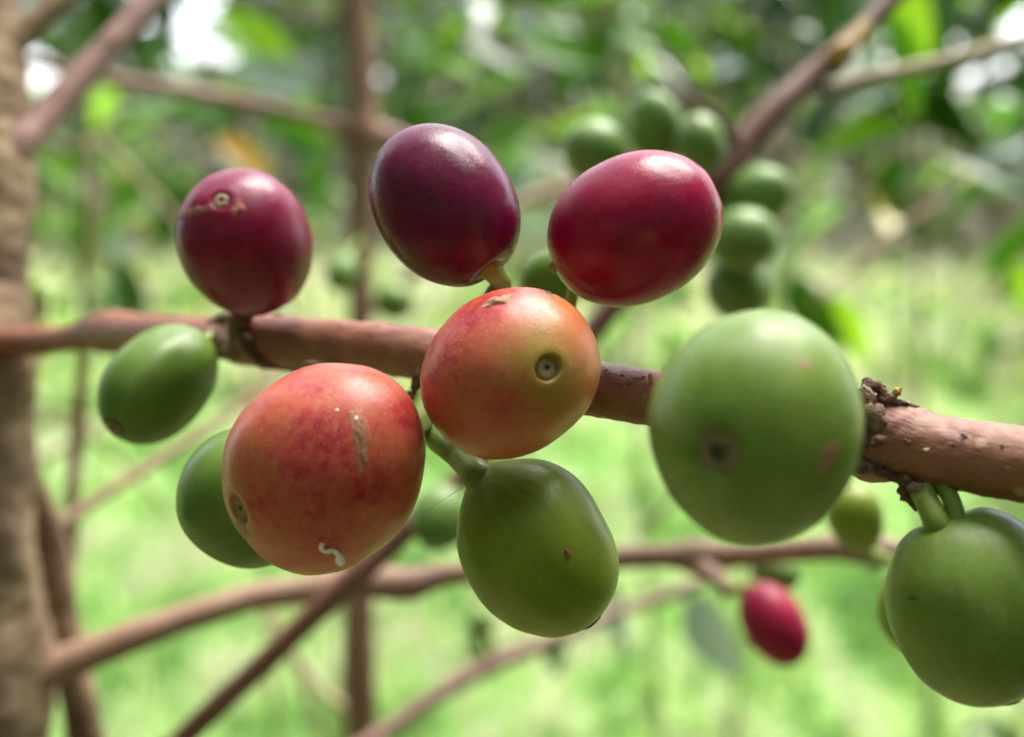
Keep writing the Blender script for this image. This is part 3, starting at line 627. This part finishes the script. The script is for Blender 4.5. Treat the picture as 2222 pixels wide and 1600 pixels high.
# cherries on the lower branches
cherry('small blurred crimson cherry hanging from the thin branch at lower right', 1680, 1355, .228, (.48, -.84, .2), (7.2, 5.0, 5.0), 'far_red', hi=False, sink=.05, stalk=[(1610, 1285, .231, 26), (1580, 1270, .234, 28)], stalk_mat='stalk_y', seed=21.)
cherry('blurred dark green cherry just above the small crimson one', 1682, 1240, .245, (.5, -.2, .6), (4.6, 3.9, 3.6), 'green_d', hi=False, sink=.05, stalk=[(1640, 1215, .243, 20)], seed=22.)
cherry('blurred green cherry standing on the thin branch under the big pale one', 1858, 1128, .186, (-.30, .92, .2), (4.8, 3.7, 3.7), 'green', hi=False, taper=.18, sink=0, stalk=[(1885, 1195, .192, 22), (1895, 1230, .20, 22)], seed=23.)
cherry('blurred green cherry peeping out behind the right edge cherry', 1990, 1315, .150, (-.2, -.9, .3), (4.9, 4.2, 4.2), 'green', hi=False, sink=.05, stalk=[(1930, 1215, .172, 22), (1900, 1200, .215, 20)], seed=24.)
cherry('green cherry mostly hidden between the crimson and orange cherries', 1196, 612, .150, (.3, .5, .6), (4.0, 3.4, 3.2), 'green_c', hi=False, sink=.05, stalk=[(1200, 700, .14, 30), (1180, 800, .122, 30)], seed=25.)
cherry('dark green cherry on the slanting branch behind the hanging green one', 955, 1122, .232, (-.2, -.7, .5), (5.6, 4.9, 4.9), 'green_d', hi=False, sink=.05, stalk=[(960, 1070, .25, 20), (985, 1050, .242, 20)], seed=26.)

# ================================================================== THIRD BUSH: upright stem behind
pc = P(780, 1650, .43)
bushC = base_empty('coffee_bush', pc.x, pc.y+.01, 'coffee bush with slim upright brown stem left of centre')
branch('stem', bushC, [(765, -220, .42, 62), (772, -40, .42, 60), (782, 120, .42, 60), (786, 240, .42, 70), (788, 290, .42, 84), (784, 360, .42, 60), (780, 520, .42, 54), (782, 680, .42, 52), (776, 900, .422, 50), (772, 1100, .424, 50), (778, 1260, .425, 62), (784, 1420, .427, 64), (782, 1540, .43, 70), (785, 1700, .435, 60)],
       'bark_stem', 18, 7, .06, tail=[(Vector((pc.x, pc.y+.01, -.03)), .010)], lfreq=90, fine=.05, ffreq=500)
branch('twig', bushC, [(60, 130, .40, 22), (220, 168, .40, 24), (330, 185, .405, 30), (450, 208, .41, 34), (560, 228, .412, 26), (660, 252, .415, 26), (790, 282, .42, 50), (870, 305, .425, 44), (950, 325, .43, 26), (1060, 345, .44, 20)], 'bark_mauve', 12, 6, .06)
branch('twig', bushC, [(785, 690, .42, 30), (840, 640, .42, 28), (910, 585, .42, 24), (980, 530, .425, 22), (1130, 440, .43, 26), (1240, 395, .44, 26), (1330, 350, .45, 22)], 'bark_far', 12, 6, .06)
branch('twig', bushC, [(700, 1690, .36, 38), (820, 1600, .37, 38), (950, 1510, .375, 38), (1060, 1445, .38, 40), (1160, 1405, .385, 34), (1300, 1345, .39, 26), (1420, 1298, .395, 24), (1520, 1262, .40, 20)], 'bark_mauve', 12, 6, .06)
branch('twig', bushC, [(784, 1560, .43, 30), (700, 1500, .45, 20), (640, 1420, .46, 16), (590, 1330, .47, 14)], 'twig_olive', 10, 6, .06)
for lab, px, py, d, tip, abc, st, mt in [
    ('small blurred green cherry beside the upright stem', 742, 592, .36, (-.2, -.8, .4), (5.5, 4.0, 4.0), [(762, 545, .38, 12), (782, 520, .415, 12)], 'green_d'),
    ('small blurred dark green cherry just above the thick branch', 855, 654, .38, (.3, -.4, .8), (5.5, 5.4, 5.2), [(835, 640, .41, 12)], 'green_c'),
    ('tiny dark green cherry left of the hanging green cherry tip', 1045, 1350, .37, (.1, -.6, .6), (4.4, 3.6, 3.6), [(1070, 1400, .38, 12), (1080, 1435, .385, 12)], 'green_c')]:
    cherry(lab, px, py, d, tip, abc, mt, hi=False, sink=.05, stalk=st, seed=px*.1)
cherry('pale blurred green cherry next to the trunk above the branch', 95, 648, .33, (-.1, -.6, .7), (5.4, 4.6, 4.6), 'green_b', hi=False, sink=.05, stalk=[(110, 700, .30, 16), (150, 735, .20, 20)], seed=31.)
branch('twig', bushC, [(1760, 660, .52, 10), (1810, 620, .52, 12), (1890, 550, .53, 14), (1970, 482, .54, 14), (2040, 440, .55, 10)], 'bark_stem', 10, 5, .06)
for pts in ([(190, 300, .62, 22), (196, 450, .62, 22), (188, 600, .62, 20), (196, 760, .62, 18)], [(210, 300, .7, 14), (280, 370, .7, 16), (350, 440, .7, 14), (430, 540, .7, 12)], [(60, 1010, .5, 14), (160, 960, .5, 15), (300, 840, .52, 13), (480, 640, .55, 12)],
            [(0, 880, .45, 16), (120, 905, .46, 15), (260, 1000, .48, 13), (380, 1130, .5, 12)], [(560, 1330, .6, 14), (640, 1440, .6, 14), (700, 1600, .6, 14)], [(1380, 1160, .5, 14), (1480, 1060, .5, 14), (1560, 960, .5, 12)], [(1330, 1330, .45, 16), (1500, 1280, .45, 15), (1640, 1180, .46, 12)], [(2000, 1150, .4, 14), (2120, 1105, .4, 14), (2260, 1080, .4, 12)]):
    branch('twig', bushC, pts, random.choice(['bark_far', 'bark_stem', 'twig_olive']), 8, 5, .06)

# leaves that can be picked out, hung on the bush they are nearest to
for a in [(1120, 70, 1290, 160, 1.0, 'leaf_mid', (.2, .3, .9)), (1330, 60, 1200, 210, 1.05, 'leaf_dark', (.2, .3, .9)), (1000, 80, 1130, 170, 1.1, 'leaf_dark'), (1420, 40, 1520, 130, 1.0, 'leaf_mid', (-.2, .3, .9)), (60, 330, 190, 420, .9, 'leaf_light'), (190, 330, 70, 410, .95, 'leaf_mid'), (470, 20, 700, 230, 1.1, 'leaf_light', (.3, .3, .9)), (700, 190, 480, 130, 1.0, 'leaf_sky_sheen'), (330, 60, 300, 230, .9, 'leaf_dark'), (430, 130, 620, 170, 1.1, 'leaf_gloss', (0, 1, .25)), (560, 250, 740, 330, 1.1, 'leaf_mid'),
          (590, 400, 470, 290, 1.2, 'leaf_yellow'), (470, 300, 590, 370, .75, 'leaf_orange', (.1, .3, .9)), (660, 330, 730, 460, 1.1, 'leaf_mid'), (380, 400, 350, 560, 1.3, 'leaf_dark'), (240, 560, 330, 680, 1.2, 'leaf_dark'), (170, 430, 210, 620, 1.3, 'leaf_mid'), (870, 230, 930, 320, .8, 'leaf_dark'), (900, 180, 830, 260, .8, 'leaf_gloss'),
          (1180, 360, 1080, 425, .9, 'leaf_sky_sheen', (.1, .7, .7)), (1020, 1370, 1060, 1480, .6, 'leaf_dark'), (1190, 1370, 1220, 1480, .6, 'leaf_gloss'), (1060, 1440, 1150, 1380, .6, 'leaf_gloss', (.2, 1, .3)), (30, 250, 210, 300, .9, 'leaf_gloss'), (730, 420, 810, 370, .7, 'leaf_mid')]:
    leaf_px(bushC, a[0], a[1], a[2], a[3], a[4], a[5], a[6] if len(a) > 6 else None)
for a in [(1880, -60, 1760, 80, .5, 'leaf_dark'), (1930, 30, 2000, 260, .6, 'leaf_mid'), (1990, -40, 1960, 240, .62, 'leaf_light'), (1880, 60, 1700, 60, .7, 'leaf_gloss'), (1950, 200, 1830, 260, .6, 'leaf_gloss', (0, 1, .3)), (2260, 450, 2060, 310, .7, 'leaf_dark', (.2, .7, .7)), (2230, 380, 2080, 380, .75, 'leaf_dark'), (1870, 390, 2020, 520, .8, 'leaf_dark', (.3, .3, .9)), (1960, 330, 1880, 480, .82, 'leaf_dark'), (2240, 300, 2110, 350, .7, 'leaf_sky_sheen', (.1, .5, .8)), (1740, 20, 1860, 110, .6, 'leaf_dark'), (1660, 60, 1560, 140, .8, 'leaf_dark'), (1960, 480, 1880, 400, .8, 'leaf_yellow', (.3, .2, -.9)),
          (2260, 480, 2120, 600, .7, 'leaf_mid'), (2200, 560, 2230, 700, .7, 'leaf_light'), (1700, 620, 1850, 760, .6, 'leaf_dark'), (1790, 640, 1900, 790, .62, 'leaf_light'), (1930, 720, 1990, 800, .9, 'leaf_mid'), (1760, 690, 1860, 720, .7, 'leaf_gloss'), (1700, 590, 1800, 700, .9, 'leaf_gloss'),
          (1490, 1290, 1610, 1500, .5, 'leaf_sky_sheen', (-.35, .5, .7)), (1330, 1260, 1360, 1440, .55, 'leaf_sky_sheen', (-.6, .4, .6)), (2150, 1560, 2240, 1680, .7, 'leaf_dark'), (2080, 1600, 2180, 1580, .7, 'leaf_gloss')]:
    leaf_px(bushB, a[0], a[1], a[2], a[3], a[4], a[5], a[6] if len(a) > 6 else None)

# ================================================================== LEAFY BUSHES BEHIND
def shrub(x, y, h, zlo, spread, nlat, label, mats, bark='twig_olive', nst=2):
    o = base_empty('coffee_bush', x, y, label, group='leafy bushes behind the branches')
    for s in range(nst):
        ax = random.uniform(-.12, .12); ay = random.uniform(-.12, .12)
        top = Vector((x+ax*3*spread, y+ay*3*spread, h*random.uniform(.85, 1.05)))
        pts = [(Vector((x+ax*.3, y+ay*.3, -.04)), .005), (Vector((x+ax, y+ay, h*.35)), .004), (Vector((x+ax*1.8*spread, y+ay*1.8*spread, h*.7)), .0035), (top, .0025)]
        V, Fc, UV = tube(pts, 8, 5, .1, lfreq=20); mesh_obj('stem', V, Fc, M[bark], o, uvs=UV)
        for l in range(nlat):
            t = (l+random.random())/nlat; z = zlo+(h-zlo)*t
            u = z/h; bx = x+ax*(1+2*spread*u)*.9; by = y+ay*(1+2*spread*u)*.9
            an = random.uniform(0, 2*math.pi); ln = spread*random.uniform(.25, .6)*(1.15-.5*t)
            d = Vector((math.cos(an), math.sin(an), random.uniform(-.15, .35)))
            b0 = Vector((bx, by, z)); b1 = b0+d*ln*.6; b2 = b0+d*ln+Vector((0, 0, -ln*.25))
            V, Fc, UV = tube([(b0, .005), (b1, .0035), (b2, .002)], 6, 4, .05); mesh_obj('branch', V, Fc, M[bark], o, uvs=UV)
            for q in range(random.randint(4, 6)):
                f = .3+.7*q/4; p = b0.lerp(b1, f/.6) if f < .6 else b1.lerp(b2, (f-.6)/.4)
                for sd in (-1, 1):
                    if random.random() < .15: continue
                    side = Vector((-d.y, d.x, 0))*sd
                    dr = (side*random.uniform(.5, 1)+d*random.uniform(.2, .9)+Vector((0, 0, random.uniform(-.7, .25))))
                    leaf(o, p, dr, Vector((random.uniform(-.5, .5), random.uniform(-.6, .4), 1)), random.uniform(.075, .15), random.choices(mats[0], mats[1])[0])
    return o
mx0 = (['leaf_light', 'leaf_mid', 'leaf_yellow', 'leaf_dark'], [4, 3, 1, 1])
mx1 = (['leaf_dark', 'leaf_mid', 'leaf_light', 'leaf_gloss', 'leaf_yellow'], [5, 4, 2, 2, .3])
mx2 = (['leaf_mid', 'leaf_light', 'leaf_gloss', 'leaf_dark'], [5, 2, 1, 4])
mx3 = (['leaf_dark', 'leaf_gloss', 'leaf_mid', 'leaf_light'], [5, 2, 3, 1])
shrub(-.28, 1.75, 1.8, 1.12, .8, 8, 'dark leafy bush behind the upright stem near the top edge', mx3)
shrub(.60, 1.60, 1.7, 1.10, .7, 7, 'dark leafy bush behind the blurred green cluster near the top edge', mx3)
shrub(.86, 1.45, 1.5, .98, .5, 6, 'dark leafy bush hanging in from the right edge above the thick branch', mx3)
shrub(-.52, 1.55, 1.75, .95, .8, 9, 'leafy bush with yellowing leaf behind the plum and maroon cherries at upper left', mx1)
shrub(.26, 1.9, 1.9, 1.08, .9, 10, 'dense bright green leafy bush at top centre right of the upright stem', mx2)
shrub(.98, 2.2, 1.9, 1.05, .8, 8, 'leafy bush with glossy leaves behind the slanting branch at upper right', mx1)
shrub(-1.15, 2.7, 1.9, .85, .9, 8, 'leafy bush beyond the trunk at upper left corner', mx1)
shrub(.05, 3.3, 2.0, 1.0, 1.0, 9, 'leafy bush further back between plum and crimson cherries', mx1)
shrub(1.25, 3.6, 1.9, .70, 1.0, 8, 'leafy bush further back at the right edge', mx2)
shrub(-.60, 4.2, 2.2, .8, 1.1, 10, 'leafy bush further back behind the upright stem', mx1)
shrub(.75, 4.8, 2.2, .9, 1.1, 10, 'leafy bush furthest back behind the slanting branch', mx1)

shrub(-1.7, 6.2, 1.2, .15, 1.3, 8, 'low pale bush on the ground beyond the trunk at left', mx0)
shrub(.35, 6.8, 1.1, .15, 1.3, 8, 'low pale bush on the ground beyond the orange cherry', mx0)
shrub(1.9, 5.6, 1.2, .15, 1.3, 4, 'low pale bush on the ground above the right end of the thick branch', mx0)

# masses of trees: one closes the view with gaps to the sky, one is added unseen round and behind the viewer to cut sky light
def wood(name, n, label, polar, sizes, cols, gaps=None):
    an, D, z = polar(n)
    x, y = D*np.sin(an), D*np.cos(an)
    if gaps:
        keep = np.array([gaps(a, zz/dd) for a, zz, dd in zip(an, z-1.1, D)]); x, y, z = x[keep], y[keep], z[keep]; n = len(x)
    s = rng.uniform(*sizes, n)
    e1 = rng.normal(size=(n, 3)); e1 /= np.linalg.norm(e1, axis=1)[:, None]
    e2 = np.cross(e1, rng.normal(size=(n, 3))); e2 /= np.linalg.norm(e2, axis=1)[:, None]
    c = np.stack([x, y, z], 1); e1 *= s[:, None]; e2 *= s[:, None]*.45
    V = np.stack([c-e1, c-e2, c+e1, c+e2], 1).reshape(-1, 3); b = np.arange(n)*4
    me = bpy.data.meshes.new(name); me.from_pydata(V.tolist(), [], np.stack([b, b+1, b+2, b+3], 1).tolist())
    ca = me.color_attributes.new('tone', 'FLOAT_COLOR', 'POINT')
    cols = np.array(cols); k = len(cols)//2; low = rng.random(n) > (z-.2)/2.0     # dry stems and litter low down, leaves above
    cc = cols[np.where(low, rng.integers(0, k, n), rng.integers(k, len(cols), n))]; cc = np.concatenate([cc, np.ones((n, 1))], 1)
    ca.data.foreach_set('color', np.repeat(cc, 4, axis=0).astype(np.float32).ravel())
    g = N(name+'_foliage'); at = g.n('ShaderNodeAttribute', attribute_name='tone').outputs['Color']
    sh = g.bsdf(at, .4, .5); tr = g.n('ShaderNodeBsdfTranslucent'); g.put(tr.inputs['Color'], at)
    mx = g.n('ShaderNodeMixShader'); mx.inputs[0].default_value = .35
    g.t.links.new(sh, mx.inputs[1]); g.t.links.new(tr.outputs[0], mx.inputs[2]); me.materials.append(g.done(mx.outputs[0]))
    o = bpy.data.objects.new(name, me); C.objects.link(o); return tag(o, label, 'wood', kind='stuff')
def sky_gap(a, e):
    v = noise.noise(Vector((a*14, e*16, 4.0)))+.5*noise.noise(Vector((a*40, e*40, 2.0)))
    g1 = math.exp(-((a+.22)/.055)**2-((e-.10)/.045)**2); g2 = math.exp(-((a-.325)/.07)**2-((e-.062)/.042)**2)
    return v > -.62+.05*e+1.5*max(g1, g2)
wood('far_wood', 50000, 'distant grey green trees that close the view', lambda n: (rng.uniform(-.7, .7, n), rng.uniform(13, 24, n), rng.random(n)**1.25*5.0), (.09, .22),
     [(.52, .47, .35), (.44, .38, .28), (.58, .54, .41), (.40, .36, .22), (.20, .25, .09), (.012, .045, .006), (.02, .065, .007), (.035, .095, .009), (.10, .10, .055), (.008, .026, .004)], sky_gap)
wood('unseen_leaf_screen', 15000, 'dense dark unseen foliage added round the viewer to block sky light', lambda n: (rng.uniform(.95, 2*math.pi-.95, n), rng.uniform(1.4, 4.2, n), rng.random(n)**.9*3.4), (.07, .16),
     [(0.055, 0.137, 0.027), (0.082, 0.182, 0.036), (0.109, 0.218, 0.046), (0.091, 0.109, 0.055), (0.164, 0.127, 0.073)])

# unseen canopy leaves added to break up sky reflections: over and behind the viewer, open towards the clearing
for i in range(150):
    p = Vector((random.uniform(-.55, .55), random.uniform(-.55, .22), 1.10+random.uniform(.17, .60)))
    e = (p-Vector((0, .11, 1.1))); q = Vector((e.x/e.z, e.y/e.z, 0))
    if q.y > .22 or (q-Vector((-.30, -.15, 0))).length < .20 or (q-Vector((.35, .02, 0))).length < .17: continue
    leaf(bushA, p, Vector((random.uniform(-1, 1), random.uniform(-1, 1), random.uniform(-.5, .2))), Vector((random.uniform(-.4, .4), random.uniform(-.4, .4), 1)), random.uniform(.08, .14), random.choice(['leaf_mid', 'leaf_dark', 'leaf_mid']))
for i in range(11):  # more unseen leaves, added in the sun's path to break its highlights
    p = Vector((0, .11, 1.1)) + SUN_DIR*random.uniform(.24, .45) + Vector((random.uniform(-.13, .13), random.uniform(-.13, .13), 0))
    leaf(bushA, p, Vector((random.uniform(-1, 1), random.uniform(-1, 1), random.uniform(-.3, .2))), Vector((random.uniform(-.3, .3), random.uniform(-.3, .3), 1)), random.uniform(.06, .10), random.choice(['leaf_mid', 'leaf_dark']))
